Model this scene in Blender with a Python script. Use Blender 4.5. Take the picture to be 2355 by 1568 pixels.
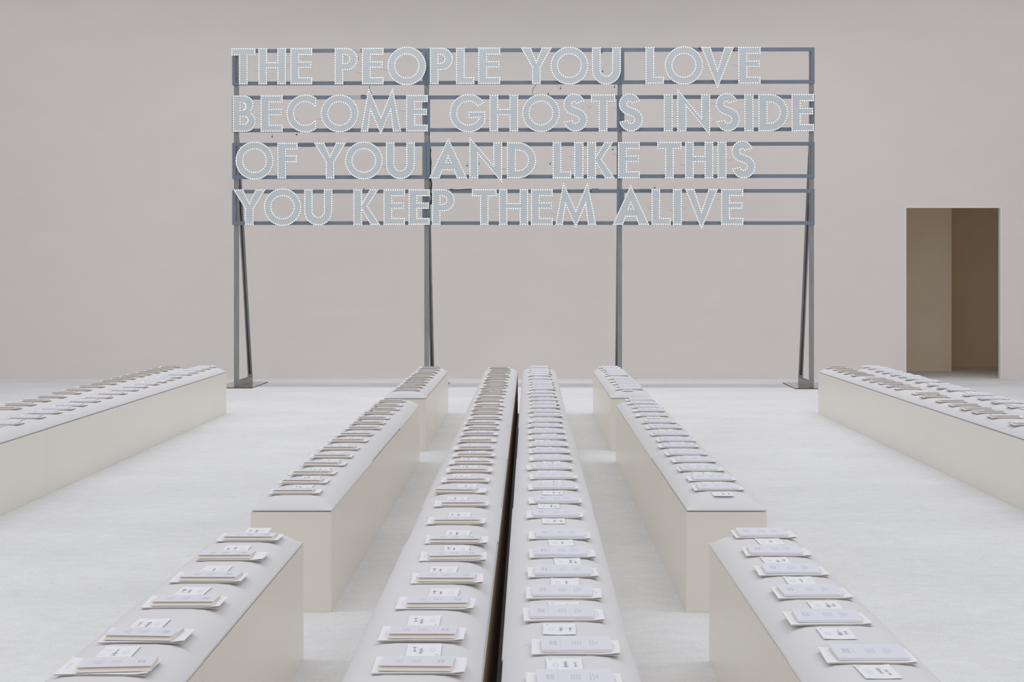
import bpy, bmesh, math, random
from mathutils import Vector, Matrix

for o in list(bpy.data.objects):
    bpy.data.objects.remove(o)
scene = bpy.context.scene
C = scene.collection
R = random.Random(7)

# ------------------------------------------------------------------ camera
F = 3636.0                 # focal length in pixels of the 2355 px wide frame
PX, PY = 1216.0, 636.0     # principal point
CAMZ = 1.606
cd = bpy.data.cameras.new('camera')
cd.sensor_fit = 'HORIZONTAL'
cd.sensor_width = 36.0
cd.lens = F / 2355.0 * 36.0
cd.shift_x = (1177.5 - PX) / 2355.0
cd.shift_y = (PY - 784.0) / 2355.0
cd.clip_end = 200
cam = bpy.data.objects.new('camera', cd)
C.objects.link(cam)
cam.location = (0, 0, CAMZ)
cam.rotation_euler = (math.pi / 2, 0, 0)
scene.camera = cam

# ------------------------------------------------------------------ light
w = bpy.data.worlds.new('world')
scene.world = w
w.use_nodes = True
bg = w.node_tree.nodes['Background']
bg.inputs[0].default_value = (0.98, 0.985, 1.0, 1)
bg.inputs[1].default_value = 0.72


def strip(name, x, y, z, sx, sy, energy, spread=110, color=(1, 0.98, 0.955)):
    l = bpy.data.lights.new(name, 'AREA')
    l.shape = 'RECTANGLE'
    l.size, l.size_y = sx, sy
    l.energy = energy
    l.color = color
    l.spread = math.radians(spread)      # egg-crate louvres
    o = bpy.data.objects.new(name, l)
    C.objects.link(o)
    o.location = (x, y, z)
    return o


# lighting trusses that run across the hall above both runways
for ty, te in ((1.6, 24), (7.1, 32), (13.9, 30), (18.65, 24)):
    for tx in (-4.6, 4.4):
        strip('truss_light', tx, ty, 7.0, 5.6, 0.16, te)
strip('truss_light', -0.1, 22.35, 7.4, 9.5, 0.12, 74, 112)

scene.cycles.max_bounces = 16
scene.cycles.diffuse_bounces = 10
scene.view_settings.view_transform = 'Standard'
scene.view_settings.look = 'None'
scene.view_settings.exposure = 0.0
scene.view_settings.gamma = 1.0
scene.view_settings.use_curve_mapping = False


# ------------------------------------------------------------------ materials
def srgb(r, g, b):
    f = lambda c: (c / 255.0) / 12.92 if c / 255.0 <= 0.04045 else ((c / 255.0 + 0.055) / 1.055) ** 2.4
    return (f(r), f(g), f(b), 1)


def mat(name, col, rough=0.6, metal=0.0, spec=0.5, noise=None, bump=None, emit=None):
    """noise=(scale xyz, amount, detail); bump=(scale xyz, strength, distance)"""
    m = bpy.data.materials.new(name)
    m.use_nodes = True
    nt = m.node_tree
    b = nt.nodes['Principled BSDF']
    b.inputs['Base Color'].default_value = col
    b.inputs['Roughness'].default_value = rough
    b.inputs['Metallic'].default_value = metal
    b.inputs['Specular IOR Level'].default_value = spec
    tc = nt.nodes.new('ShaderNodeTexCoord')
    if noise:
        mp = nt.nodes.new('ShaderNodeMapping')
        mp.inputs['Scale'].default_value = noise[0]
        nt.links.new(tc.outputs['Object'], mp.inputs[0])
        n = nt.nodes.new('ShaderNodeTexNoise')
        n.inputs['Scale'].default_value = 1.0
        n.inputs['Detail'].default_value = noise[2]
        nt.links.new(mp.outputs[0], n.inputs['Vector'])
        r = nt.nodes.new('ShaderNodeMapRange')
        r.inputs['From Min'].default_value = 0.3
        r.inputs['From Max'].default_value = 0.7
        r.inputs['To Min'].default_value = 1 - noise[1]
        r.inputs['To Max'].default_value = 1 + noise[1]
        nt.links.new(n.outputs[0], r.inputs[0])
        mx = nt.nodes.new('ShaderNodeVectorMath')
        mx.operation = 'SCALE'
        mx.inputs[0].default_value = col[:3]
        nt.links.new(r.outputs[0], mx.inputs['Scale'])
        nt.links.new(mx.outputs[0], b.inputs['Base Color'])
    if bump:
        mp = nt.nodes.new('ShaderNodeMapping')
        mp.inputs['Scale'].default_value = bump[0]
        nt.links.new(tc.outputs['Object'], mp.inputs[0])
        n = nt.nodes.new('ShaderNodeTexNoise')
        n.inputs['Scale'].default_value = 1.0
        n.inputs['Detail'].default_value = 3.0
        nt.links.new(mp.outputs[0], n.inputs['Vector'])
        bp = nt.nodes.new('ShaderNodeBump')
        bp.inputs['Strength'].default_value = bump[1]
        bp.inputs['Distance'].default_value = bump[2]
        nt.links.new(n.outputs[0], bp.inputs['Height'])
        nt.links.new(bp.outputs[0], b.inputs['Normal'])
    if emit:
        b.inputs['Emission Color'].default_value = emit[0]
        b.inputs['Emission Strength'].default_value = emit[1]
        m.cycles.emission_sampling = 'NONE'
    return m


def carpet_material():
    m = mat('white_carpet', srgb(230, 231, 235), 0.95, spec=0.1, bump=((160, 220, 160), 0.5, 0.004))
    nt = m.node_tree
    b = nt.nodes['Principled BSDF']
    tc = nt.nodes['Texture Coordinate']

    def noise(scale, det):
        mp = nt.nodes.new('ShaderNodeMapping')
        mp.inputs['Scale'].default_value = scale
        nt.links.new(tc.outputs['Object'], mp.inputs[0])
        n = nt.nodes.new('ShaderNodeTexNoise')
        n.inputs['Scale'].default_value = 1.0
        n.inputs['Detail'].default_value = det
        n.inputs['Roughness'].default_value = 0.65
        nt.links.new(mp.outputs[0], n.inputs['Vector'])
        return n.outputs[0]

    a = noise((9, 11, 1), 6)       # brushed pile, marks left by walking
    c = noise((0.7, 0.9, 1), 2)
    d = noise((70, 45, 1), 2)
    add = nt.nodes.new('ShaderNodeMath'); add.operation = 'ADD'
    nt.links.new(a, add.inputs[0]); nt.links.new(c, add.inputs[1])
    add2 = nt.nodes.new('ShaderNodeMath'); add2.operation = 'ADD'
    nt.links.new(add.outputs[0], add2.inputs[0]); nt.links.new(d, add2.inputs[1])
    r = nt.nodes.new('ShaderNodeMapRange')
    r.inputs['From Min'].default_value = 1.1
    r.inputs['From Max'].default_value = 1.9
    r.inputs['To Min'].default_value = 0.89
    r.inputs['To Max'].default_value = 1.06
    nt.links.new(add2.outputs[0], r.inputs[0])
    mx = nt.nodes.new('ShaderNodeVectorMath'); mx.operation = 'SCALE'
    mx.inputs[0].default_value = srgb(230, 231, 235)[:3]
    nt.links.new(r.outputs[0], mx.inputs['Scale'])
    nt.links.new(mx.outputs[0], b.inputs['Base Color'])
    return m


M_floor = carpet_material()
M_wall = mat('wall_canvas', srgb(236, 230, 226), 0.9, spec=0.2, noise=((1.2, 1.2, 2.5), 0.012, 5), bump=((60, 60, 300), 0.12, 0.002))
M_side = mat('side_wall_paint', srgb(205, 199, 193), 0.9, spec=0.2)
M_corr = mat('corridor_paint', srgb(240, 228, 206), 0.9, spec=0.2, noise=((2, 2, 2), 0.02, 3))
M_trim = mat('white_trim', srgb(243, 243, 240), 0.6)
M_box = mat('cream_laminate', srgb(234, 229, 219), 0.24, spec=0.5, noise=((1.5, 1.5, 3), 0.01, 3))
M_slot = mat('slot_shade_brown', srgb(176, 157, 138), 0.7, noise=((4, 4, 8), 0.06, 4))  # brown that darkens the inner faces between the centre rows
M_cush = mat('off_white_upholstery', srgb(224, 224, 228), 0.75, spec=0.3, bump=((300, 300, 300), 0.12, 0.001))
M_env = mat('white_envelope_paper', srgb(241, 241, 248), 0.6, spec=0.2)
M_envin = mat('envelope_inner_paper', srgb(226, 220, 210), 0.7, spec=0.2)
M_cover = mat('booklet_cover_card', srgb(227, 228, 239), 0.5, spec=0.3)
M_page = mat('booklet_cream_page', srgb(240, 235, 228), 0.7, spec=0.2)
M_card = mat('name_card_paper', srgb(241, 241, 248), 0.6, spec=0.2)
M_ink = mat('grey_ink', srgb(199, 200, 212), 0.7, spec=0.1)
M_pen = mat('dark_pen_ink', srgb(170, 171, 182), 0.7, spec=0.1)
M_stamp = mat('pale_stamp_ink', srgb(228, 229, 237), 0.7, spec=0.1)
M_frame = mat('slate_painted_steel', srgb(124, 136, 150), 0.5, spec=0.4, noise=((6, 6, 6), 0.05, 4))
M_post = mat('raw_steel', srgb(152, 152, 154), 0.38, metal=0.75, noise=((25, 25, 3), 0.12, 5))
M_strut = mat('dark_raw_steel', srgb(136, 133, 135), 0.45, metal=0.5, noise=((25, 25, 3), 0.15, 5))
M_plate = mat('mirror_steel_plate', srgb(178, 170, 167), 0.12, metal=0.85, noise=((3, 3, 3), 0.04, 3))
M_plate_edge = mat('cut_steel_edge', srgb(70, 66, 64), 0.5, metal=0.5)
M_letter = mat('brushed_aluminium_face', srgb(210, 217, 221), 0.55, metal=0.1, spec=0.4, noise=((8, 8, 8), 0.015, 3))
M_bulb = mat('lit_led_cap', (1, 1, 1, 1), 0.4, emit=((0.97, 0.99, 1.0, 1), 1.6))
M_wire = mat('thin_grey_wire', srgb(150, 148, 148), 0.6)
M_cable = mat('black_cable', srgb(48, 46, 48), 0.6)
M_driver = mat('pale_plastic_housing', srgb(190, 192, 196), 0.3, spec=0.5)


# ------------------------------------------------------------------ helpers
def obj(name, data, parent=None):
    o = bpy.data.objects.new(name, data)
    C.objects.link(o)
    if parent is not None:
        o.parent = parent
    return o


def mesh_from(name, verts, faces, *mats, fm=None, smooth=False):
    me = bpy.data.meshes.new(name)
    me.from_pydata([tuple(v) for v in verts], [], faces)
    for m in mats:
        me.materials.append(m)
    if fm:
        for p, i in zip(me.polygons, fm):
            p.material_index = i
    if smooth:
        for p in me.polygons:
            p.use_smooth = True
    me.update()
    return me


class MB:
    """collects boxes, bars and tubes into one mesh"""
    def __init__(s):
        s.v, s.f, s.m = [], [], []

    def quad8(s, pts, mi=0):
        b = len(s.v)
        s.v += [tuple(p) for p in pts]
        for q in ((0, 3, 2, 1), (4, 5, 6, 7), (0, 1, 5, 4), (1, 2, 6, 5), (2, 3, 7, 6), (3, 0, 4, 7)):
            s.f.append(tuple(b + i for i in q)); s.m.append(mi)

    def box(s, x0, x1, y0, y1, z0, z1, mi=0):
        s.quad8([(x0, y0, z0), (x1, y0, z0), (x1, y1, z0), (x0, y1, z0),
                 (x0, y0, z1), (x1, y0, z1), (x1, y1, z1), (x0, y1, z1)], mi)

    def tube(s, pts, r, n=4, mi=0):
        pts = [Vector(p) for p in pts]
        rings = []
        for i, p in enumerate(pts):
            d = (pts[min(i + 1, len(pts) - 1)] - pts[max(i - 1, 0)]).normalized()
            a = d.cross(Vector((0, 1, 0.13)))
            if a.length < 1e-4:
                a = d.cross(Vector((1, 0, 0)))
            a.normalize()
            c = d.cross(a)
            b = len(s.v)
            for k in range(n):
                t = 2 * math.pi * k / n
                s.v.append(tuple(p + a * (r * math.cos(t)) + c * (r * math.sin(t))))
            rings.append(b)
        for b0, b1 in zip(rings, rings[1:]):
            for k in range(n):
                k2 = (k + 1) % n
                s.f.append((b0 + k, b0 + k2, b1 + k2, b1 + k)); s.m.append(mi)
        s.f.append(tuple(rings[0] + k for k in range(n))[::-1]); s.m.append(mi)
        s.f.append(tuple(rings[-1] + k for k in range(n))); s.m.append(mi)

    def mesh(s, name, *mats, smooth=False):
        return mesh_from(name, s.v, s.f, *mats, fm=s.m, smooth=smooth)


def bevelled(me, w, seg=2):
    bm = bmesh.new()
    bm.from_mesh(me)
    bmesh.ops.bevel(bm, geom=bm.edges[:], offset=w, segments=seg, profile=0.5, affect='EDGES')
    bm.to_mesh(me)
    bm.free()
    return me


def tag(o, label, cat, group=None):
    o['label'] = label
    o['category'] = cat
    if group:
        o['group'] = group
    return o


def struct(name, me, label):
    o = obj(name, me)
    o['kind'] = 'structure'
    o['label'] = label
    o['category'] = name.split('_')[0]
    return o


ORD = ['zeroth', 'first', 'second', 'third', 'fourth', 'fifth', 'sixth', 'seventh', 'eighth', 'ninth', 'tenth',
       'eleventh', 'twelfth', 'thirteenth', 'fourteenth', 'fifteenth', 'sixteenth', 'seventeenth', 'eighteenth',
       'nineteenth', 'twentieth', 'twenty-first', 'twenty-second', 'twenty-third', 'twenty-fourth', 'twenty-fifth',
       'twenty-sixth', 'twenty-seventh', 'twenty-eighth', 'twenty-ninth', 'thirtieth', 'thirty-first',
       'thirty-second', 'thirty-third', 'thirty-fourth', 'thirty-fifth', 'thirty-sixth', 'thirty-seventh']

# ------------------------------------------------------------------ room
WALL_Y = 24.85
DX0, DX1, DZ = 5.93, 7.415, 2.69     # doorway

b = MB()
b.box(-14, 14, -4, 30, -0.05, 0.0)
struct('floor', b.mesh('floor', M_floor), 'white short pile carpet floor of the whole hall')

b = MB()
b.box(-14, DX0, WALL_Y, WALL_Y + 0.10, 0, 6.6)
b.box(DX1, 14, WALL_Y, WALL_Y + 0.10, 0, 6.6)
b.box(DX0, DX1, WALL_Y, WALL_Y + 0.10, DZ, 6.6)
struct('wall_back', b.mesh('wall_back', M_wall), 'warm beige canvas wall behind the light sign')
for sx, nm in ((-1, 'left'), (1, 'right')):
    b = MB()
    b.box(min(13.9 * sx, 14.1 * sx), max(13.9 * sx, 14.1 * sx), -4, WALL_Y - 0.002, 0, 6.6)
    struct('wall_' + nm, b.mesh('wall_' + nm, M_side), 'plain beige side wall on the %s of the hall' % nm)
b = MB()
b.box(-13.9, 13.9, 24.3, WALL_Y - 0.002, 6.50, 6.6)  # border out of view, added to shade the top of the wall
struct('ceiling', b.mesh('ceiling', M_side), 'unseen beige ceiling border added to shade the top of the back wall')

# white edging of the doorway
b = MB()
t = 0.016
b.box(DX0 - t, DX0 + .003, WALL_Y - 0.006, WALL_Y + 0.101, 0, DZ + t)
b.box(DX1 - .003, DX1 + t, WALL_Y - 0.006, WALL_Y + 0.101, 0, DZ + t)
b.box(DX0 + .003, DX1 - .003, WALL_Y - 0.006, WALL_Y + 0.101, DZ - .003, DZ + t)
struct('trim_1', b.mesh('trim_1', M_trim), 'thin white edging around the dark doorway')
b = MB()
b.box(4.6, 7.18, 26.85, 29.0, 0, 2.95)
struct('wall_corridor', b.mesh('wall_corridor', M_corr), 'lighter taupe wall seen in the left half of the doorway')
b = MB()
b.box(7.18, 9.2, 28.25, 28.35, 0.0, 2.95)
struct('wall_recess', b.mesh('wall_recess', M_corr), 'darker brown recessed wall in the right half of the doorway')
b = MB()
b.box(7.19, 9.19, 28.215, 28.25, 0.0, 0.09)
struct('baseboard_recess', b.mesh('baseboard_recess', M_corr), 'low skirting at the foot of the dark recessed wall')
b = MB()
b.box(9.2, 9.3, WALL_Y + 0.1, 28.35, 0, 2.95)
b.box(4.5, 4.6, WALL_Y + 0.1, 29.0, 0, 2.95)
b.box(4.5, 9.3, WALL_Y + 0.1, 29.0, 2.95, 3.0)
struct('wall_passage', b.mesh('wall_passage', M_corr), 'side walls and low ceiling of the passage behind the doorway')


# ------------------------------------------------------------------ benches
Z_BOX = 0.484
BW = 0.385


def cushion_mesh(L, e0, e1):
    xs = [0, .004, .012, .024, .04, .062, .09, .13, .165]
    xs = [-BW / 2 + v for v in xs] + [0] + [BW / 2 - v for v in reversed(xs)]

    def prof(r):
        return [r * k for k in (0, .03, .1, .2, .34, .52, .75, 1.0)]
    ys = prof(e0) + [L * .25, L * .5, L * .75] + [L - v for v in reversed(prof(e1))]
    f = lambda t: 1 - (1 - min(1.0, max(0.0, t))) ** 3.2
    g = lambda d, e: f(d / e) if e > .1 else .7 + .3 * f(d / e)      # butted ends keep most of their height
    zb, zs, cr = Z_BOX + 0.002, 0.005, 0.054
    V, Fc = [], []
    nx, ny = len(xs), len(ys)
    for y in ys:
        for x in xs:
            dx = BW / 2 - abs(x)
            h = f(dx / 0.155) * min(g(y, e0), g(L - y, e1))
            V.append((x, y, zb + zs + cr * h))
    for j in range(ny - 1):
        for i in range(nx - 1):
            a = j * nx + i
            Fc.append((a, a + 1, a + nx + 1, a + nx))
    ring = [i for i in range(nx)] + [j * nx + nx - 1 for j in range(1, ny)] + \
           [(ny - 1) * nx + i for i in range(nx - 2, -1, -1)] + [j * nx for j in range(ny - 2, 0, -1)]
    base = len(V)
    for r in ring:
        V.append((V[r][0], V[r][1], zb))
    n = len(ring)
    for k in range(n):
        k2 = (k + 1) % n
        Fc.append((ring[k2], ring[k], base + k, base + k2))
    Fc.append(tuple(base + k for k in range(n))[::-1])
    me = mesh_from('cushion', V, Fc, M_cush)
    for p in me.polygons[:-1]:
        p.use_smooth = True
    return me


def box_mesh(L, g0, g1, slot_side=0):
    b = MB()
    h = BW / 2
    b.box(-h, h, g0, L - g1, 0, Z_BOX - 0.003)
    me = b.mesh('base', M_box)
    bm = bmesh.new(); bm.from_mesh(me)
    es = [e for e in bm.edges if abs(e.verts[0].co.y - e.verts[1].co.y) > .1 or (e.verts[0].co.y < L / 2 and g0 > .0005) or (e.verts[0].co.y > L / 2 and g1 > .0005)]
    bmesh.ops.bevel(bm, geom=es, offset=.0013, segments=1, affect='EDGES')
    bm.to_mesh(me); bm.free()
    me.materials.append(M_slot)
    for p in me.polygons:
        if slot_side and p.normal.x * slot_side > .9:
            p.material_index = 1          # brown colour deepens the shade where the two centre rows stand back to back
    bm = bmesh.new(); bm.from_mesh(me)
    mtx = Matrix.Translation((0, L / 2, Z_BOX - 0.001)) @ Matrix.Diagonal((BW - 0.05, L - 0.05, 0.012, 1))
    bmesh.ops.create_cube(bm, size=1, matrix=mtx)
    bm.to_mesh(me); bm.free()
    return me


def bench_row(xc, cuts, label, group, open_far=True, open_near=False, seams=(), slot_side=0):
    n = len(cuts) - 1
    for i in range(n):
        y0, y1 = cuts[i], cuts[i + 1]
        L = y1 - y0
        e = obj('bench', None)
        e.location = (xc, y0, 0)
        near = open_near and i == 0
        far = open_far and i == n - 1
        sg = lambda y: .0027 if y in seams or y in (cuts[0], cuts[-1]) else .00002
        obj('base', box_mesh(L, sg(y0), sg(y1), slot_side), e)
        cu = obj('cushion', cushion_mesh(L, 0.15 if near else 0.03, 0.15 if far else 0.03), e)
        cu.location = (R.uniform(-.0045, .0045), 0, 0)
        if n == 1:
            which = 'the only module'
        elif i == 0:
            which = 'nearest'
        elif i == n - 1:
            which = 'farthest'
        else:
            which = ORD[i + 1] + ' from the camera'
        tag(e, 'cream cushioned bench, %s %s' % (which, label), 'bench', group)


cuts_mid = [2.55, 4.6, 6.65, 7.6, 9.65, 11.65, 13.6, 14.55, 16.55, 18.57]
CLX, CRX = -0.3205, 0.1175
bench_row(CLX, cuts_mid, 'in the left centre row', 'benches of the left centre row', slot_side=1)
bench_row(CRX, cuts_mid, 'in the right centre row', 'benches of the right centre row', slot_side=-1)
LX, RX = -1.138, 0.946
bench_row(LX, [2.55, 4.59, 6.64], 'in the left front side row', 'benches of the left side row', seams=(4.59,))
bench_row(LX, [7.56, 9.55, 11.6, 13.7], 'in the left middle side row', 'benches of the left side row', open_near=True, seams=(9.55,))
bench_row(LX, [14.53, 16.5, 18.57], 'in the left rear side row', 'benches of the left side row', open_near=True, seams=(16.5,))
bench_row(RX, [2.55, 4.57, 6.61], 'in the right front side row', 'benches of the right side row')
bench_row(RX, [7.56, 9.7, 11.75, 13.7], 'in the right middle side row', 'benches of the right side row', open_near=True)
bench_row(RX, [14.57, 16.5, 18.57], 'in the right rear side row', 'benches of the right side row', open_near=True)
cuts_l = [9.6, 11.64, 13.6, 14.5, 16.5, 18.57]
cuts_r = [9.6, 11.6, 13.6, 14.56, 16.57, 18.57]
FLA, FLB, FRC, FRD = -3.7425, -4.18, 3.5925, 4.03
bench_row(FLA, cuts_l, 'in the inner row across the left runway', 'benches across the left runway', seams=(11.64,))
bench_row(FLB, cuts_l, 'in the outer row across the left runway', 'benches across the left runway', seams=(11.64,))
bench_row(FRC, cuts_r, 'in the inner row across the right runway', 'benches across the right runway')
bench_row(FRD, cuts_r, 'in the outer row across the right runway', 'benches across the right runway')

# ------------------------------------------------------------------ seat settings (envelope, booklet, name card)
Z_TOP = Z_BOX + 0.002 + 0.005 + 0.054      # crown of the cushions
EW, EL = 0.250, 0.170
BWD, BLN = 0.198, 0.136


def sheet(w, l, th, sag, nx, m, curl=0.0, off=(0, 0, 0), name='sheet', m2=None):
    """thin sheet, centred in x, y from 0 to l, bending down towards its ends"""
    V, Fc, fm = [], [], []
    for k in (0, 1):
        for j in range(3):
            for i in range(nx + 1):
                u = i / nx * 2 - 1
                v = j / 2
                z = -sag * u * u + curl * u ** 6 * ((1 - v) if u > 0 else v) + (th if k == 0 else 0)
                V.append((u * w / 2 + off[0], v * l + off[1], z + off[2]))
    N = 3 * (nx + 1)
    for j in range(2):
        for i in range(nx):
            a = j * (nx + 1) + i
            Fc.append((a, a + 1, a + nx + 2, a + nx + 1)); fm.append(0)
            Fc.append((N + a, N + a + nx + 1, N + a + nx + 2, N + a + 1)); fm.append(1 if m2 else 0)
    ring = list(range(nx + 1)) + [nx + (nx + 1) * j for j in (1, 2)] + \
        [2 * (nx + 1) + i for i in range(nx - 1, -1, -1)] + [nx + 1]
    for k in range(len(ring)):
        a, c = ring[k], ring[(k + 1) % len(ring)]
        Fc.append((c, a, N + a, N + c)); fm.append(1 if m2 else 0)
    return mesh_from(name, V, Fc, m, *([m2] if m2 else []), fm=fm)


# all pieces are modelled for the rows facing right: fold towards -y, text running along y.
ME_env = sheet(EW, EL, 0.0012, 0.0015, 8, M_env, curl=0.005, off=(0, 0, 0.0045), name='envelope', m2=M_envin)
ME_back = sheet(EW - 0.004, EL, 0.0012, 0.001, 8, M_env, off=(0.001, 0, 0.0015), name='back_sheet', m2=M_envin)
ME_flap = sheet(EW * 0.36, EL - 0.01, 0.0008, 0.001, 2, M_envin, off=(EW * 0.30, 0.001, 0.0012), name='flap')
ME_insert = sheet(EW * .55, 0.012, 0.0008, 0.001, 3, M_envin, off=(-0.04, EL - 0.011, 0.0012), name='insert_card')


def booklet_base():
    b = MB()
    h = BWD / 2
    b.box(-h, h, 0.0, BLN + 0.004, 0.0, 0.0022)
    b.box(-h + .001, h - .001, 0.0, 0.005, 0.0022, 0.0062, 1)        # spine
    return b.mesh('booklet', M_page, M_cover)


def booklet_pages():
    b = MB()
    h = BWD / 2 - 0.003
    # thin base leaf that reaches a little further than the cover, and the bulging block of folded leaves
    b.box(-h, h, .004, BLN + .009, .0022, .0029)
    for (ya, yb_, za, zb_) in ((.004, .07, .0054, .0072), (.07, BLN - .016, .0072, .0104), (BLN - .016, BLN - .007, .0104, .0086),
                               (BLN - .007, BLN + .004, .0086, .0038)):
        b.quad8([(-h, ya, .0029), (h, ya, .0029), (h, yb_, .0029), (-h, yb_, .0029),
                 (-h, ya, za), (h, ya, za), (h, yb_, zb_), (-h, yb_, zb_)])
    return b.mesh('pages', M_page)


def booklet_cover():
    b = MB()
    h = BWD / 2
    n = 4
    zt = lambda t: 0.0060 + 0.0068 * t ** 1.15
    for i in range(n):
        t0, t1 = i / n, (i + 1) / n
        b.quad8([(-h, BLN * t0, zt(t0)), (h, BLN * t0, zt(t0)), (h, BLN * t1, zt(t1)), (-h, BLN * t1, zt(t1)),
                 (-h, BLN * t0, zt(t0) + .0013), (h, BLN * t0, zt(t0) + .0013), (h, BLN * t1, zt(t1) + .0013), (-h, BLN * t1, zt(t1) + .0013)])
    me = b.mesh('cover', M_cover, M_page)
    for p in me.polygons:
        if p.normal.z < -0.5:
            p.material_index = 1
    return me


def booklet_text():
    """printed columns on the cover, each a run of short strokes along y"""
    V, Fc = [], []
    zt = lambda y: 0.0060 + 0.0068 * (max(0, y) / BLN) ** 1.15 + 0.0013 + 0.0002
    rr = random.Random(3)

    def stroke(fx, wd, y0, y1, solid=False):
        x = -BWD / 2 + fx * BWD
        y = y0 * BLN
        while y < y1 * BLN - 1e-6:
            l = (y1 - y0) * BLN if solid else rr.uniform(.008, .018)
            ye = min(y + l, y1 * BLN)
            bb = len(V)
            for (xx, yy) in ((x, y), (x + wd, y), (x + wd, ye), (x, ye)):
                V.append((xx, yy, zt(yy)))
            Fc.append((bb, bb + 1, bb + 2, bb + 3))
            y = ye + (0 if solid else .0016)
    for k in range(3):
        stroke(.125 + k * .016, .0017, .36, .68)
    for k in range(3):
        stroke(.185 + k * .016, .0017, .34, .66)
    stroke(.278, .0005, .22, .85, True)
    for k in range(4):
        stroke(.452 + k * .036, .0021, .34, .66)
    stroke(.705, .0017, .27, .74)
    stroke(.742, .0019, .30, .72)
    stroke(.772, .0017, .38, .62)
    stroke(.800, .0019, .42, .62)
    return mesh_from('printed_text', V, Fc, M_ink)


ME_bbase, ME_bpages, ME_bcover, ME_btext = booklet_base(), booklet_pages(), booklet_cover(), booklet_text()


def env_text():
    V, Fc = [], []
    x0 = EW / 2 - 0.017
    z = lambda x, y: 0.005 * (2 * x / EW) ** 6 * (1 - y / EL) - 0.0015 * (2 * x / EW) ** 2 + 0.0045 + 0.0012 + 0.0002
    for k in range(9):
        y = 0.055 + k * 0.0068
        bb = len(V)
        for (xx, yy) in ((x0, y), (x0 + .0014, y), (x0 + .0014, y + .0054), (x0, y + .0054)):
            V.append((xx, yy, z(xx, yy) + .0003))
        Fc.append((bb, bb + 1, bb + 2, bb + 3))
    return mesh_from('return_address', V, Fc, M_ink)


ME_etext = env_text()
CW, CL_ = 0.098, 0.146
ME_card = sheet(CW, CL_, 0.0009, -0.0016, 6, M_card, off=(0, 0, 0.0015), name='name_card')


def card_print(seed):
    """pale oval stamp, seat mark in the corner and two scribbled lines of handwriting running along y"""
    rr = random.Random(seed)
    V, Fc, fm = [], [], []
    zf = lambda x: 0.0016 * (2 * x / CW) ** 2 + 0.0015 + 0.0009 + 0.00015

    def ribbon(pts, wd, mi):
        for (a, c) in zip(pts, pts[1:]):
            dx, dy = c[0] - a[0], c[1] - a[1]
            l = math.hypot(dx, dy)
            if l < 1e-6:
                continue
            nx, ny = -dy / l * wd / 2, dx / l * wd / 2
            bb = len(V)
            for (xx, yy) in ((a[0] - nx, a[1] - ny), (c[0] - nx, c[1] - ny), (c[0] + nx, c[1] + ny), (a[0] + nx, a[1] + ny)):
                V.append((xx, yy, zf(xx)))
            Fc.append((bb, bb + 1, bb + 2, bb + 3)); fm.append(mi)

    def scribble(xc, y0, y1, amp, wd):
        pts = []
        y = y0
        while y < y1:
            k = rr.random()
            a = amp * rr.uniform(.45, 1.0) * (1.0 if k < .8 else 2.1)
            s = rr.choice((-1, 1))
            st = rr.uniform(.0026, .0042)
            pts += [(xc - a * .5, y), (xc + a * (.5 if s > 0 else .9), y + st * .4),
                    (xc + a * .2, y + st * .8), (xc - a * (.5 if s > 0 else 1.1), y + st * .5)]
            y += st
            if rr.random() < .16:
                ribbon(pts, wd, 0)
                pts = []
                y += rr.uniform(.002, .007)
                xc += rr.uniform(-.0012, .0012)
        ribbon(pts, wd, 0)

    def flourish(xc, yc, l):
        a = rr.uniform(-.5, .5)
        ribbon([(xc + t * l, yc + a * l * t + .003 * math.sin(3 * t)) for t in (-.5, -.2, .1, .5)], .0009, 0)

    xa = rr.uniform(.004, .012)
    xb = rr.uniform(.026, .034)
    ya, yb = rr.uniform(.03, .05), rr.uniform(.09, .118)
    scribble(xa, ya, yb, .0064, .0009)
    if rr.random() < .75:
        scribble(xb, rr.uniform(.035, .06), rr.uniform(.08, .11), .0060, .0009)
    for _ in range(4):
        flourish(rr.choice((xa, xb)) + rr.uniform(-.006, .006), rr.uniform(ya, yb), rr.uniform(.012, .022))
    # printed oval stamp
    for s in (1.0, .72, .45):
        ribbon([(-.024 + .0085 * s * math.cos(a * .3307), .072 + .027 * s * math.sin(a * .3307)) for a in range(20)], .0017, 1)
    # seat mark in the corner
    for k in range(2):
        x, y = -.041 + k * .0042, .126
        ribbon([(x, y), (x + .0028, y + .002), (x, y + .006), (x + .0028, y + .009)], .0017, 0)
    return mesh_from('handwriting', V, Fc, M_pen, M_stamp, fm=fm)


ME_prints = [card_print(100 + k) for k in range(10)]


def parts(o, *items):
    for nm, me in items:
        c = obj(nm, me, o)
        if nm in ('printed_text', 'return_address', 'handwriting'):
            c['kind'] = 'stuff'
    return o


PROTO = {}


def copy_tree(src):
    r = src.copy()
    C.objects.link(r)
    for ch in src.children:
        c = ch.copy()
        C.objects.link(c)
        c.parent = r
    return r


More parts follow.
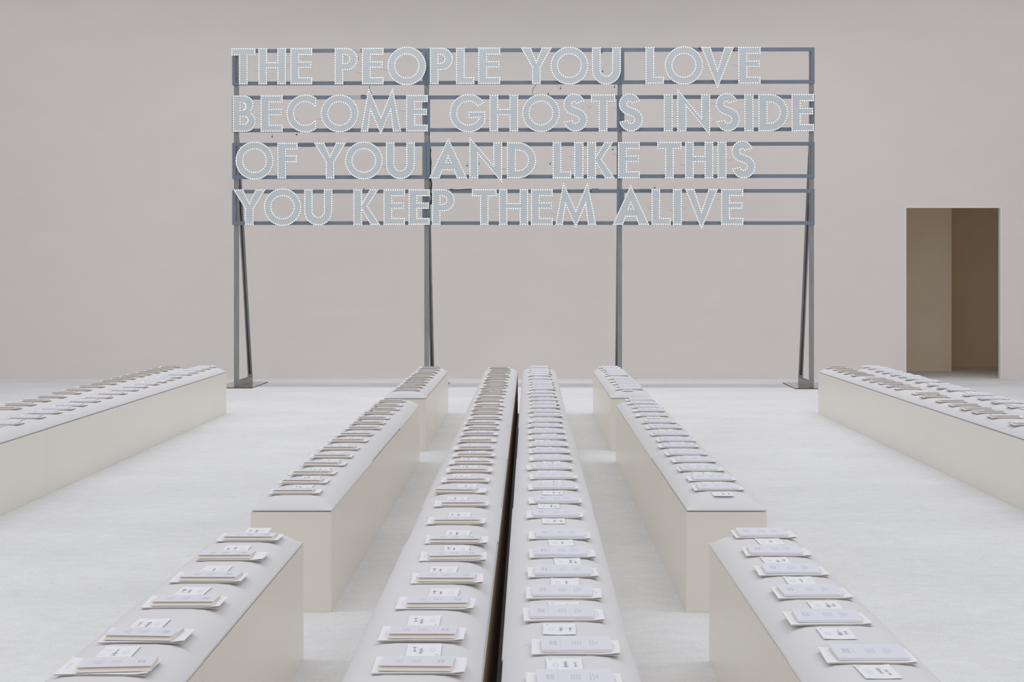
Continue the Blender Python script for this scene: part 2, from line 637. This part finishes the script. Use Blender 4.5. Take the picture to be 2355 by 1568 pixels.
def setting(xc, bx, y, kind, k, n, rowname, far):
    """kind 'R': fold towards the camera; kind 'L': turned half round. y = edge nearest the camera"""
    rot = 0 if kind == 'R' else math.pi
    yy = lambda near, l: near if kind == 'R' else near + l
    nm = 'farthest' if k == n else ('nearest' if k == 1 else None)
    place = ('%s on %s' % (nm, rowname)) if nm else ('%s from camera on %s' % (ORD[k], rowname))
    z = Z_TOP + 0.0003
    # envelope
    key = 'env'
    if key not in PROTO:
        PROTO[key] = parts(obj('envelope', ME_env), ('back_sheet', ME_back), ('flap', ME_flap), ('return_address', ME_etext))
        e = PROTO[key]
    else:
        e = copy_tree(PROTO[key])
    e.location = (xc, yy(y, EL), z)
    e.rotation_euler = (0, 0, rot + R.uniform(-.025, .025))
    tag(e, 'white envelope under booklet, ' + place, 'envelope', 'envelopes on the benches')
    # booklet
    key = 'book'
    if key not in PROTO:
        PROTO[key] = parts(obj('booklet', ME_bbase), ('pages', ME_bpages), ('cover', ME_bcover), ('printed_text', ME_btext))
        bk = PROTO[key]
    else:
        bk = copy_tree(PROTO[key])
    big = R.random() < .12
    bk.location = (xc + R.uniform(-.008, .008) + (R.uniform(-.02, .02) if big else 0),
                   yy(y + R.uniform(.012, .02), BLN), z + 0.0066)
    bk.rotation_euler = (0, 0, rot + R.uniform(-.03, .03) + (R.uniform(-.08, .08) if big else 0))
    if kind == 'R':
        tag(bk, 'closed white booklet, ' + place, 'booklet', 'booklets with spine to the camera')
    else:
        tag(bk, 'gaping white booklet, ' + place, 'booklet', 'booklets opening to the camera')
    # name card
    key = 'card%d' % R.randrange(10)
    if key not in PROTO:
        PROTO[key] = parts(obj('name_card', ME_card), ('handwriting', ME_prints[int(key[4:])]))
        cdn = PROTO[key]
    else:
        cdn = copy_tree(PROTO[key])
    gap = R.uniform(.004, .05)
    cx = max(bx - .04, min(bx + .04, xc + R.uniform(-.035, .02)))
    near = y - gap - CL_ if kind == 'R' else y + EL + gap * .6
    cdn.location = (cx, yy(near, CL_), z)
    cdn.rotation_euler = (0, 0, rot + R.uniform(-.03, .03))
    tag(cdn, 'handwritten name card, ' + place, 'card', 'name cards on the benches')


def row(bx, xc, ds, kind, name, fixed=()):
    n = len(ds)
    for i, d in enumerate(ds):
        x = fixed[i] if i < len(fixed) else xc + R.uniform(-.009, .009)
        setting(x, bx, d, kind, i + 1, n, name, d > 11)


row(CLX, -.333, [4.213, 4.592, 5.027, 5.451, 5.882, 6.262, 6.753, 7.272, 7.721, 8.126, 8.537, 8.91, 9.273, 9.654, 10.09,
                10.52, 10.92, 11.3, 11.71, 12.15, 12.53, 12.89, 13.37, 13.77, 14.22, 14.57, 14.99, 15.34, 15.77, 16.22,
                16.66, 17.0, 17.38, 17.8, 18.2], 'L', 'the left centre row',
    (-.295, -.313, -.297, -.286, -.286, -.288, -.309, -.312, -.33, -.326, -.325, -.328, -.321, -.338, -.331, -.334))
row(CRX, .125, [4.04, 4.425, 4.857, 5.19, 5.565, 5.95, 6.37, 6.93, 7.37, 7.85, 8.255, 8.66, 9.08, 9.463, 9.84, 10.26,
               10.66, 11.09, 11.47, 11.94, 12.3, 12.71, 13.06, 13.47, 13.9, 14.31, 14.77, 15.1, 15.48, 15.82, 16.29,
               16.8, 17.15, 17.5, 17.87, 18.33], 'R', 'the right centre row',
    (.119, .132, .11, .116, .123, .128, .1235, .1136, .1255, .124, .131, .115, .13, .1275, .125))
row(LX, -1.12, [4.2, 4.57, 5.05, 5.467, 5.895, 6.317], 'L', 'the left front side row',
    (-1.135, -1.1237, -1.117, -1.12, -1.119, -1.1275))
row(LX, -1.162, [7.69, 8.07, 8.43, 8.83, 9.217, 9.64, 10.1, 10.5, 10.94, 11.33, 11.72, 12.15, 12.52, 12.9, 13.32], 'L',
    'the left middle side row', (-1.146, -1.158))
row(LX, -1.14, [14.68, 15.08, 15.44, 15.82, 16.22, 16.6, 17.04, 17.42, 17.9, 18.3], 'L', 'the left rear side row')
row(RX, .943, [4.326, 4.803, 5.196, 5.593, 5.986, 6.4], 'R', 'the right front side row',
    (.9417, .9215, .9453, .9406, .948, .9634))
row(RX, .946, [7.82, 8.184, 8.594, 9.004, 9.362, 9.773, 10.13, 10.52, 10.99, 11.41, 11.96, 12.38, 12.72, 13.1, 13.46],
    'R', 'the right middle side row', (.945, .953, .941, .946, .94, .933, .95, .946, .946, .9446, .934, .948, .962, .9476, .955))
row(RX, .952, [14.8, 15.14, 15.5, 15.88, 16.29, 16.85, 17.2, 17.57, 17.9, 18.28], 'R', 'the right rear side row')
row(FLA, -3.77, [11.27, 11.78, 12.19, 12.54, 12.9, 13.32, 13.74, 14.2, 14.63, 15.05, 15.44, 15.78, 16.12, 16.5, 16.97, 17.3,
                17.7, 18.03, 18.38], 'R', 'the inner row across the left runway')
row(FLB, -4.2, [12.58, 12.96, 13.37, 13.79, 14.25, 14.64, 15.08, 15.5, 15.91, 16.29, 16.68, 17.0, 17.35, 17.7, 18.03,
               18.37], 'L', 'the outer row across the left runway')
row(FRC, 3.585, [11.24, 11.82, 12.23, 12.54, 12.92, 13.32, 13.82, 14.18, 14.83, 15.18, 15.57, 15.92, 16.26, 16.85, 17.23,
                17.58, 17.91, 18.28], 'L', 'the inner row across the right runway')
row(FRD, 4.02, [12.75, 13.2, 13.61, 14.04, 14.63, 14.95, 15.32, 15.82, 16.22, 16.58, 16.9, 17.3, 17.64, 18.06, 18.38], 'R',
    'the outer row across the right runway')

# ------------------------------------------------------------------ the light sign
SIGN_C = Vector((-0.07, 22.80, 0))
YAW = -math.radians(1.1)          # right end a little nearer
UX = Vector((math.cos(YAW), math.sin(YAW), 0))
UN = Vector((-math.sin(YAW), math.cos(YAW), 0))   # away from the camera

sign = obj('light_sign', None)
sign.location = SIGN_C
sign.rotation_euler = (0, 0, YAW)
tag(sign, 'tall four line light sign of bulb letters on slate steel frames and posts', 'sign')


def at(px, py, off=0.0):
    """pixel of the photograph -> (u, z) on the sign plane, off metres behind the front of the frames"""
    d = Vector(((px - PX) / F, 1, (PY - py) / F))
    o = Vector((0, 0, CAMZ)) - (SIGN_C + UN * off)
    t = -o.dot(UN) / d.dot(UN)
    p = Vector((0, 0, CAMZ)) + d * t
    return ((p - SIGN_C).dot(UX), p.z)


# frames: one rectangle of flat bar per section and line
def lerp(a, c, x):
    return a + (c - a) * (x - 534) / (1873.5 - 534)


ROWS = [((113, 196), (108.8, 191.6)), ((219.9, 304), (218.2, 301)), ((328.5, 411.8), (326.2, 408.5)), ((436.5, 517), (434.3, 517))]
SECT = [(534, 979.6), (980.4, 1426.9), (1427.6, 1873.5)]
BAR = 0.052
for (l, r) in ROWS:
    for (xa, xb) in SECT:
        ua, z1a = at(xa, lerp(l[0], r[0], xa)); _, z0a = at(xa, lerp(l[1], r[1], xa))
        ub, z1b = at(xb, lerp(l[0], r[0], xb)); _, z0b = at(xb, lerp(l[1], r[1], xb))
        z1, z0 = (z1a + z1b) / 2, (z0a + z0b) / 2
        b = MB()
        y0, y1 = 0.0, 0.035
        b.box(ua, ub, y0, y1, z1 - BAR, z1)
        b.box(ua, ub, y0, y1, z0, z0 + BAR)
        b.box(ua, ua + BAR, y0, y1, z0 + BAR, z1 - BAR)
        b.box(ub - BAR, ub, y0, y1, z0 + BAR, z1 - BAR)
        obj('letter_frame', b.mesh('letter_frame', M_frame), sign)

# posts, rear struts, foot rails, base plates
post_px = [543.8, 981.2, 1425.3, 1866.2]
for i, px in enumerate(post_px):
    u, _ = at(px, 520, 0.06)
    h = 0.032
    b = MB()
    b.box(u - h, u + h, 0.036, 0.10, 0.012, 4.86)
    obj('post', bevelled(b.mesh('post', M_post), 0.003, 1), sign)
    b = MB()     # sloping rear strut: channel section
    zt, yb, yt = 3.62, 1.05, 0.07
    for (xa, xb, dy, wd) in ((-.030, .030, .042, .010), (-.030, -.011, 0, .042), (.011, .030, 0, .042)):
        b.quad8([(u + xa, yb + dy, .13), (u + xb, yb + dy, .13), (u + xb, yb + dy + wd, .13), (u + xa, yb + dy + wd, .13),
                 (u + xa, yt + dy, zt), (u + xb, yt + dy, zt), (u + xb, yt + dy + wd, zt), (u + xa, yt + dy + wd, zt)])
    obj('strut', b.mesh('strut', M_strut), sign)
    b = MB()     # foot rail with bolt heads along its top
    b.box(u - .032, u + .032, 0.10, 1.12, 0.012, 0.085)
    for k in range(6):
        yk = .2 + k * .15
        b.box(u - .012, u + .012, yk, yk + .05, 0.085, 0.098)
    b.box(u - .032, u + .032, 1.04, 1.12, 0.085, 0.13)
    obj('foot_rail', b.mesh('foot_rail', M_post), sign)
    b = MB()
    b.box(u - .265, u + .265, -.16, 1.12, 0.0, 0.012)
    me = b.mesh('base_plate', M_plate, M_plate_edge)
    for p in me.polygons:
        if abs(p.normal.z) < .5:
            p.material_index = 1
    obj('base_plate', me, sign)


# ---- letters
def arc(cx, cy, r, a0, a1, n):
    return [(cx + r * math.cos(math.radians(a0 + (a1 - a0) * i / n)), cy + r * math.sin(math.radians(a0 + (a1 - a0) * i / n))) for i in range(n + 1)]


def glyph(ch, W):
    """outline loops in units of 297 per capital height, origin at the left foot"""
    h = 297
    if ch == 'T':
        c = W / 2
        return [[(c - 36, 0), (c + 36, 0), (c + 36, 237), (W, 237), (W, h), (0, h), (0, 237), (c - 36, 237)]]
    if ch == 'H':
        return [[(0, 0), (72, 0), (72, 130), (W - 72, 130), (W - 72, 0), (W, 0), (W, h), (W - 72, h), (W - 72, 183), (72, 183), (72, h), (0, h)]]
    if ch == 'E':
        return [[(0, 0), (W, 0), (W, 58), (75, 58), (75, 133), (W - 7, 133), (W - 7, 187), (75, 187), (75, 238), (W, 238), (W, h), (0, h)]]
    if ch == 'F':
        return [[(0, 0), (75, 0), (75, 134), (W - 6, 134), (W - 6, 192), (75, 192), (75, 239), (W, 239), (W, h), (0, h)]]
    if ch == 'L':
        return [[(0, 0), (W, 0), (W, 58), (72, 58), (72, h), (0, h)]]
    if ch == 'I':
        return [[(0, 0), (W, 0), (W, h), (0, h)]]
    if ch == 'P':
        r = 92.5
        return [[(0, 0), (72, 0), (72, 112)] + arc(W - r, 204.5, r, -90, 90, 18) + [(0, h)],
                [(72, 175)] + arc(88, 206, 31, -90, 90, 10) + [(72, 237)]]
    if ch == 'B':
        return [[(0, 0)] + arc(W - 85, 85, 85, -90, 52, 16) + arc(95, 221, 76, -38, 90, 14) + [(0, h)],
                [(66, 179)] + arc(76, 206, 27, -90, 90, 8) + [(66, 233)],
                [(66, 67)] + arc(94, 94, 27, -90, 90, 8) + [(66, 121)]]
    if ch == 'D':
        r = 148.5
        return [[(0, 0)] + arc(W - r, r, r, -90, 90, 24) + [(0, h)],
                [(75, 68)] + arc(W - r, r, 80.5, -90, 90, 16) + [(75, 229)]]
    if ch == 'O':
        r = W / 2
        return [arc(r, 148.5, r, 0, 360, 56)[:-1], arc(r, 148.5, r * .59, 0, 360, 44)[:-1]]
    if ch == 'C':
        r, cy = 155, 148.5
        a = math.degrees(math.acos((W - r) / r))
        return [arc(r, cy, r, a, 360 - a, 36) + [(W, cy - 58)] + arc(r, cy, 92, 319, 41, 26) + [(W, cy + 58)]]
    if ch == 'G':
        r, cy, cx = 155, 148.5, 156
        o = [(min(x, W), y) for x, y in arc(cx, cy, r, 34, 341, 42)]
        return [o + [(W, cy + 14), (cx, cy + 14), (cx, cy - 40), (cx + 83, cy - 40)] + arc(cx, cy, 92, 333, 34, 26)]
    if ch == 'S':
        k = W / 205
        path = arc(93 * k, 219, 52, 14, 245, 26) + arc(105 * k, 94, 60, 65, -172, 28)
        L, Rr = [], []
        for i, p in enumerate(path):
            a, c = path[max(i - 1, 0)], path[min(i + 1, len(path) - 1)]
            dx, dy = c[0] - a[0], c[1] - a[1]
            l = math.hypot(dx, dy)
            L.append((p[0] - dy / l * 35, p[1] + dx / l * 35))
            Rr.append((p[0] + dy / l * 35, p[1] - dx / l * 35))
        return [(L + Rr[::-1])[::-1]]
    if ch == 'U':
        r = W / 2
        return [[(0, h)] + arc(r, r - 5, r, 180, 360, 28) + [(W, h), (W - 72, h)] + arc(r, r - 5, r - 72, 360, 180, 20) + [(72, h)]]
    if ch == 'Y':
        c = W / 2
        return [[(c - 36, 0), (c + 36, 0), (c + 36, 135), (W, h), (W - 85, h), (c, 188), (85, h), (0, h), (c - 36, 135)]]
    if ch == 'V':
        c = W / 2
        return [[(0, h), (c, -43), (W, h), (W - 78, h), (c, 118), (78, h)]]
    if ch == 'A':
        c = W / 2
        return [[(0, 0), (88, 0), (113, 66), (W - 113, 66), (W - 88, 0), (W, 0), (c, 335)],
                [(c - 15, 136), (c + 15, 136), (c, 172)]]
    if ch == 'M':
        k = W / 334
        return [[(x * k, y) for x, y in ((0, 0), (62, 0), (84, 162), (167, -27), (244, 162), (264, 0), (334, 0), (263, 360), (167, 122), (65, 360))]]
    if ch == 'N':
        return [[(0, 0), (75, 0), (75, 195), (W, -40), (W, h), (W - 74, h), (W - 74, 115), (0, 345)]]
    if ch == 'K':
        return [[(0, 0), (75, 0), (75, 122), (W - 82, 0), (W, 0), (122, 156), (W - 14, h), (W - 88, h), (75, 185), (75, h), (0, h)]]


def area2(p):
    return sum(p[i][0] * p[(i + 1) % len(p)][1] - p[(i + 1) % len(p)][0] * p[i][1] for i in range(len(p)))


def inset(p, d):
    """move a loop to its left by d"""
    n = len(p)
    out = []
    for i in range(n):
        a, b_, c = p[i - 1], p[i], p[(i + 1) % n]
        e1 = (b_[0] - a[0], b_[1] - a[1]); e2 = (c[0] - b_[0], c[1] - b_[1])
        l1, l2 = math.hypot(*e1) or 1e-9, math.hypot(*e2) or 1e-9
        n1 = (-e1[1] / l1, e1[0] / l1); n2 = (-e2[1] / l2, e2[0] / l2)
        bx, by = n1[0] + n2[0], n1[1] + n2[1]
        l = math.hypot(bx, by) or 1e-9
        bx, by = bx / l, by / l
        k = min(d / max(0.18, bx * n1[0] + by * n1[1]), d * 4.5)
        out.append((b_[0] + bx * k, b_[1] + by * k))
    return out


def corners(p):
    n = len(p)
    cs = []
    for i in range(n):
        a, b_, c = p[i - 1], p[i], p[(i + 1) % n]
        t = math.atan2(c[1] - b_[1], c[0] - b_[0]) - math.atan2(b_[1] - a[1], b_[0] - a[0])
        t = (t + math.pi) % (2 * math.pi) - math.pi
        if abs(t) > math.radians(22):
            cs.append(i)
    return cs


def dots(p, sp):
    """even dots along a loop, one on every corner"""
    n = len(p)
    cs = corners(p) or [0]
    res = []
    for k, i0 in enumerate(cs):
        i1 = cs[(k + 1) % len(cs)]
        run = [p[i0]]
        i = i0
        while True:
            i = (i + 1) % n
            run.append(p[i])
            if i == i1:
                break
        ls = [math.dist(run[j], run[j + 1]) for j in range(len(run) - 1)]
        T = sum(ls)
        m = max(1, round(T / sp))
        for q in range(m):
            s = T * q / m
            j = 0
            while j < len(ls) - 1 and s > ls[j]:
                s -= ls[j]; j += 1
            f = s / (ls[j] or 1e-9)
            res.append((run[j][0] + (run[j + 1][0] - run[j][0]) * f, run[j][1] + (run[j + 1][1] - run[j][1]) * f))
    keep = []
    for d in res:
        if all(math.dist(d, e) > sp * .5 for e in keep):
            keep.append(d)
    return keep


A = (520, 90, 3.5646); B = (960, 90, 3.5646); D = (1400, 90, 3.564)
TEXT = [
    [('T', A, 43, 241), ('H', A, 265, 492), ('E', A, 527, 707), ('P', A, 890, 1080), ('E', A, 1113, 1292), ('O', A, 1323, 1640),
     ('P', B, 102, 292), ('L', B, 316, 467), ('E', B, 497, 680), ('Y', B, 845, 1105), ('O', B, 1090, 1402), ('U', B, 1430, 1668),
     ('L', D, 300, 452), ('O', D, 458, 773), ('V', D, 755, 1027), ('E', D, 1060, 1245)],
    [('B', A, 55, 245), ('E', A, 283, 465), ('C', A, 495, 740), ('O', A, 776, 1086), ('M', A, 1103, 1437), ('E', A, 1475, 1654),
     ('G', B, 262, 557), ('H', B, 590, 827), ('O', B, 857, 1168), ('S', B, 1192, 1395), ('T', B, 1422, 1622), ('S', D, 77, 283),
     ('I', D, 450, 525), ('N', D, 560, 832), ('S', D, 872, 1077), ('I', D, 1110, 1187), ('D', D, 1225, 1470), ('E', D, 1497, 1682)],
    [('O', A, 78, 390), ('F', A, 420, 587), ('Y', A, 720, 985), ('O', A, 975, 1285), ('U', A, 1310, 1548),
     ('A', B, 95, 410), ('N', B, 425, 695), ('D', B, 733, 973), ('L', B, 1108, 1262), ('I', B, 1283, 1362), ('K', B, 1390, 1620), ('E', D, 75, 255),
     ('T', D, 397, 597), ('H', D, 625, 857), ('I', D, 890, 965), ('S', D, 1000, 1205)],
    [('Y', A, 58, 325), ('O', A, 310, 617), ('U', A, 640, 872), ('K', A, 1043, 1265), ('E', A, 1290, 1467), ('E', A, 1495, 1670), ('P', B, 120, 307),
     ('T', B, 447, 650), ('H', B, 668, 908), ('E', B, 930, 1110), ('M', B, 1130, 1467),
     ('A', D, 30, 332), ('L', D, 350, 508), ('I', D, 525, 600), ('V', D, 625, 895), ('E', D, 920, 1103)]]
LROW = [((111, 194.4), (107.4, 192.4)), ((219.6, 303.2), (216, 301.8)), ((328.5, 410.6), (325.7, 409.8)), ((435.6, 517), (434.5, 517))]
FRONT = -0.045           # letters sit on stand-offs in front of the frames
TH = 0.018
dg = bpy.context.evaluated_depsgraph_get()
rl = random.Random(21)

for line, (lt, rt) in zip(TEXT, LROW):
    for ch, (ox, oy, sc), c0, c1 in line:
        xa, xb = ox + c0 / sc, ox + c1 / sc
        ytop, ybot = lerp(lt[0], rt[0], xa), lerp(lt[1], rt[1], xa)
        ua, z1 = at(xa, ytop, FRONT)
        _, z0 = at(xa, ybot, FRONT)
        ub, _ = at(xb, ybot, FRONT)
        k = (z1 - z0) / 297
        W = (ub - ua) / k
        loops = glyph(ch, W)
        fix = []
        for i, lp in enumerate(loops):
            if (area2(lp) > 0) != (i == 0):
                lp = lp[::-1]
            fix.append(lp)
        loops = fix                        # outer counter-clockwise, holes clockwise: the metal is on the left
        cu = bpy.data.curves.new('letter', 'CURVE')
        cu.dimensions = '2D'
        cu.fill_mode = 'BOTH'
        cu.extrude = TH / 2
        for lp in loops:
            s = cu.splines.new('POLY')
            s.points.add(len(lp) - 1)
            for pt, (x, y) in zip(s.points, lp):
                pt.co = (x * k, y * k, 0, 1)
            s.use_cyclic_u = True
        tmp = bpy.data.objects.new('tmp', cu)
        C.objects.link(tmp)
        bpy.context.view_layer.update()
        me = bpy.data.meshes.new_from_object(tmp.evaluated_get(bpy.context.evaluated_depsgraph_get()))
        bpy.data.objects.remove(tmp)
        me.name = 'letter'
        me.transform(Matrix.Rotation(math.pi / 2, 4, 'X'))
        me.materials.clear()
        me.materials.append(M_letter)
        lo = obj('letter', me, sign)
        lo.location = (ua, FRONT, z0)
        lo['label'] = 'grey capital letter %s outlined in white bulbs' % ch
        # bulbs on the face
        V, Fc = [], []
        br, bh = 0.0068, 0.0035
        for lp in loops:
            for (x, y) in dots(inset(lp, 5.2), 18.6):
                bb = len(V)
                cx, cz, fy = x * k, y * k, -TH / 2
                for (rr_, hh) in ((1.0, 0), (.75, .65)):
                    for q in range(6):
                        t = q * math.pi / 3
                        V.append((cx + br * rr_ * math.cos(t), fy - bh * hh, cz + br * rr_ * math.sin(t)))
                V.append((cx, fy - bh, cz))
                for q in range(6):
                    q2 = (q + 1) % 6
                    Fc.append((bb + q, bb + q2, bb + 6 + q2, bb + 6 + q))
                    Fc.append((bb + 6 + q, bb + 6 + q2, bb + 12))
        bo = obj('bulbs', mesh_from('bulbs', V, Fc, M_bulb), lo)
        bo['kind'] = 'stuff'
        # loops of thin wire that stick out behind the edge
        b = MB()
        for li, lp in enumerate(loops):
            n = len(lp)
            for _ in range(7 if li == 0 else 3):
                i = rl.randrange(n)
                p0, p1 = lp[i], lp[(i + 1) % n]
                l = math.dist(p0, p1)
                if l < 1:
                    continue
                f = rl.uniform(.15, .85)
                x, y = p0[0] + (p1[0] - p0[0]) * f, p0[1] + (p1[1] - p0[1]) * f
                tx, ty = (p1[0] - p0[0]) / l, (p1[1] - p0[1]) / l
                nx, ny = ty, -tx
                r = rl.uniform(5, 10)
                pts = []
                for q in range(7):
                    t = math.pi * q / 6
                    a_, c_ = r * .8 * math.cos(t), r * math.sin(t) - 1
                    pts.append(((x + tx * a_ + nx * c_) * k, 0.006, (y + ty * a_ + ny * c_) * k))
                b.tube(pts, 0.0011, 3)
        if b.v:
            wo = obj('wiring', b.mesh('wiring', M_wire), lo)
            wo['kind'] = 'stuff'


# cables, drivers and stand-offs of the sign
def cable(pxs, r=0.004, m=None, off=0.11):
    b = MB()
    pts = []
    for (x, y) in pxs:
        u, z = at(x, y, off)
        pts.append((u, off, z))
    b.tube(pts, r, 4)
    obj('cable', b.mesh('cable', m or M_cable), sign)


cable([(850.5, 197), (849, 204), (853, 211), (855, 217)])
cable([(1232, 195), (1226, 204), (1224, 213), (1227, 217)], .0035)
cable([(986, 195), (986.5, 205), (985, 217)], .004)
cable([(988, 337), (990, 345), (989, 356), (990.5, 372), (989.5, 396), (990, 412), (992, 422), (991, 440), (993, 455), (991, 470)], .012)
cable([(988.5, 300), (987, 315), (988, 330)], .006)
cable([(827, 224), (833, 219), (839, 219.5), (843, 226)], .009, off=.02)
cable([(836, 434.5), (838, 433.5)], .008)
cable([(1035, 434.5), (1050, 437), (1066, 435.5), (1085, 434.5)], .005, off=-.005)
for (x0, x1, y0, y1, m) in ((808, 830, 112, 122, M_driver), (800, 830, 218, 228.5, M_driver), (1361, 1377, 433.5, 444, M_frame),
                            (690, 720, 334, 338, M_frame), (1473, 1496, 434, 438, M_frame)):
    ua, z1 = at(x0, y0, -.01); ub, z0 = at(x1, y1, -.01)
    b = MB()
    b.box(ua, ub, -.022, 0.0, z0, z1)
    obj('power_supply', bevelled(b.mesh('power_supply', m), .003, 1), sign)
# thin wires that run from letter to letter
for line, (lt, rt) in zip(TEXT, LROW):
    for (c0, c1) in zip(line, line[1:]):
        xe, xs_ = c0[1][0] + c0[3] / c0[1][2], c1[1][0] + c1[2] / c1[1][2]
        if xs_ - xe > 30 or rl.random() < .35:
            continue
        yy_ = lerp(lt[0], rt[0], xe) + rl.uniform(20, 66)
        dy = rl.uniform(-4, 5)
        cable([(xe - 5, yy_ - 1), (xe + 1, yy_ + dy * .4), ((xe + xs_) / 2, yy_ + 2 + dy), (xs_ + 4, yy_ + dy * .5)], .0016, M_wire, -.02)
# small dark wire connectors hanging beside the letters
for (x, y) in ((823, 136), (1074, 381), (1101, 377), (1289, 203), (1413, 200), (1261, 216), (1265, 376.5), (1384, 120.5), (1386, 164), (1409, 343.5), (1688, 115.5), (1609, 111), (1505.5, 432), (626, 314), (682, 309.5)):
    u, z = at(x, y, 0.0)
    b = MB()
    b.box(u - .008, u + .008, -.012, 0.006, z - .011, z + .008)
    b.tube([(u, 0, z), (u + .012, 0, z + .02), (u + .004, 0, z + .045)], .0016, 3)
    obj('wire_connector', b.mesh('wire_connector', M_cable), sign)
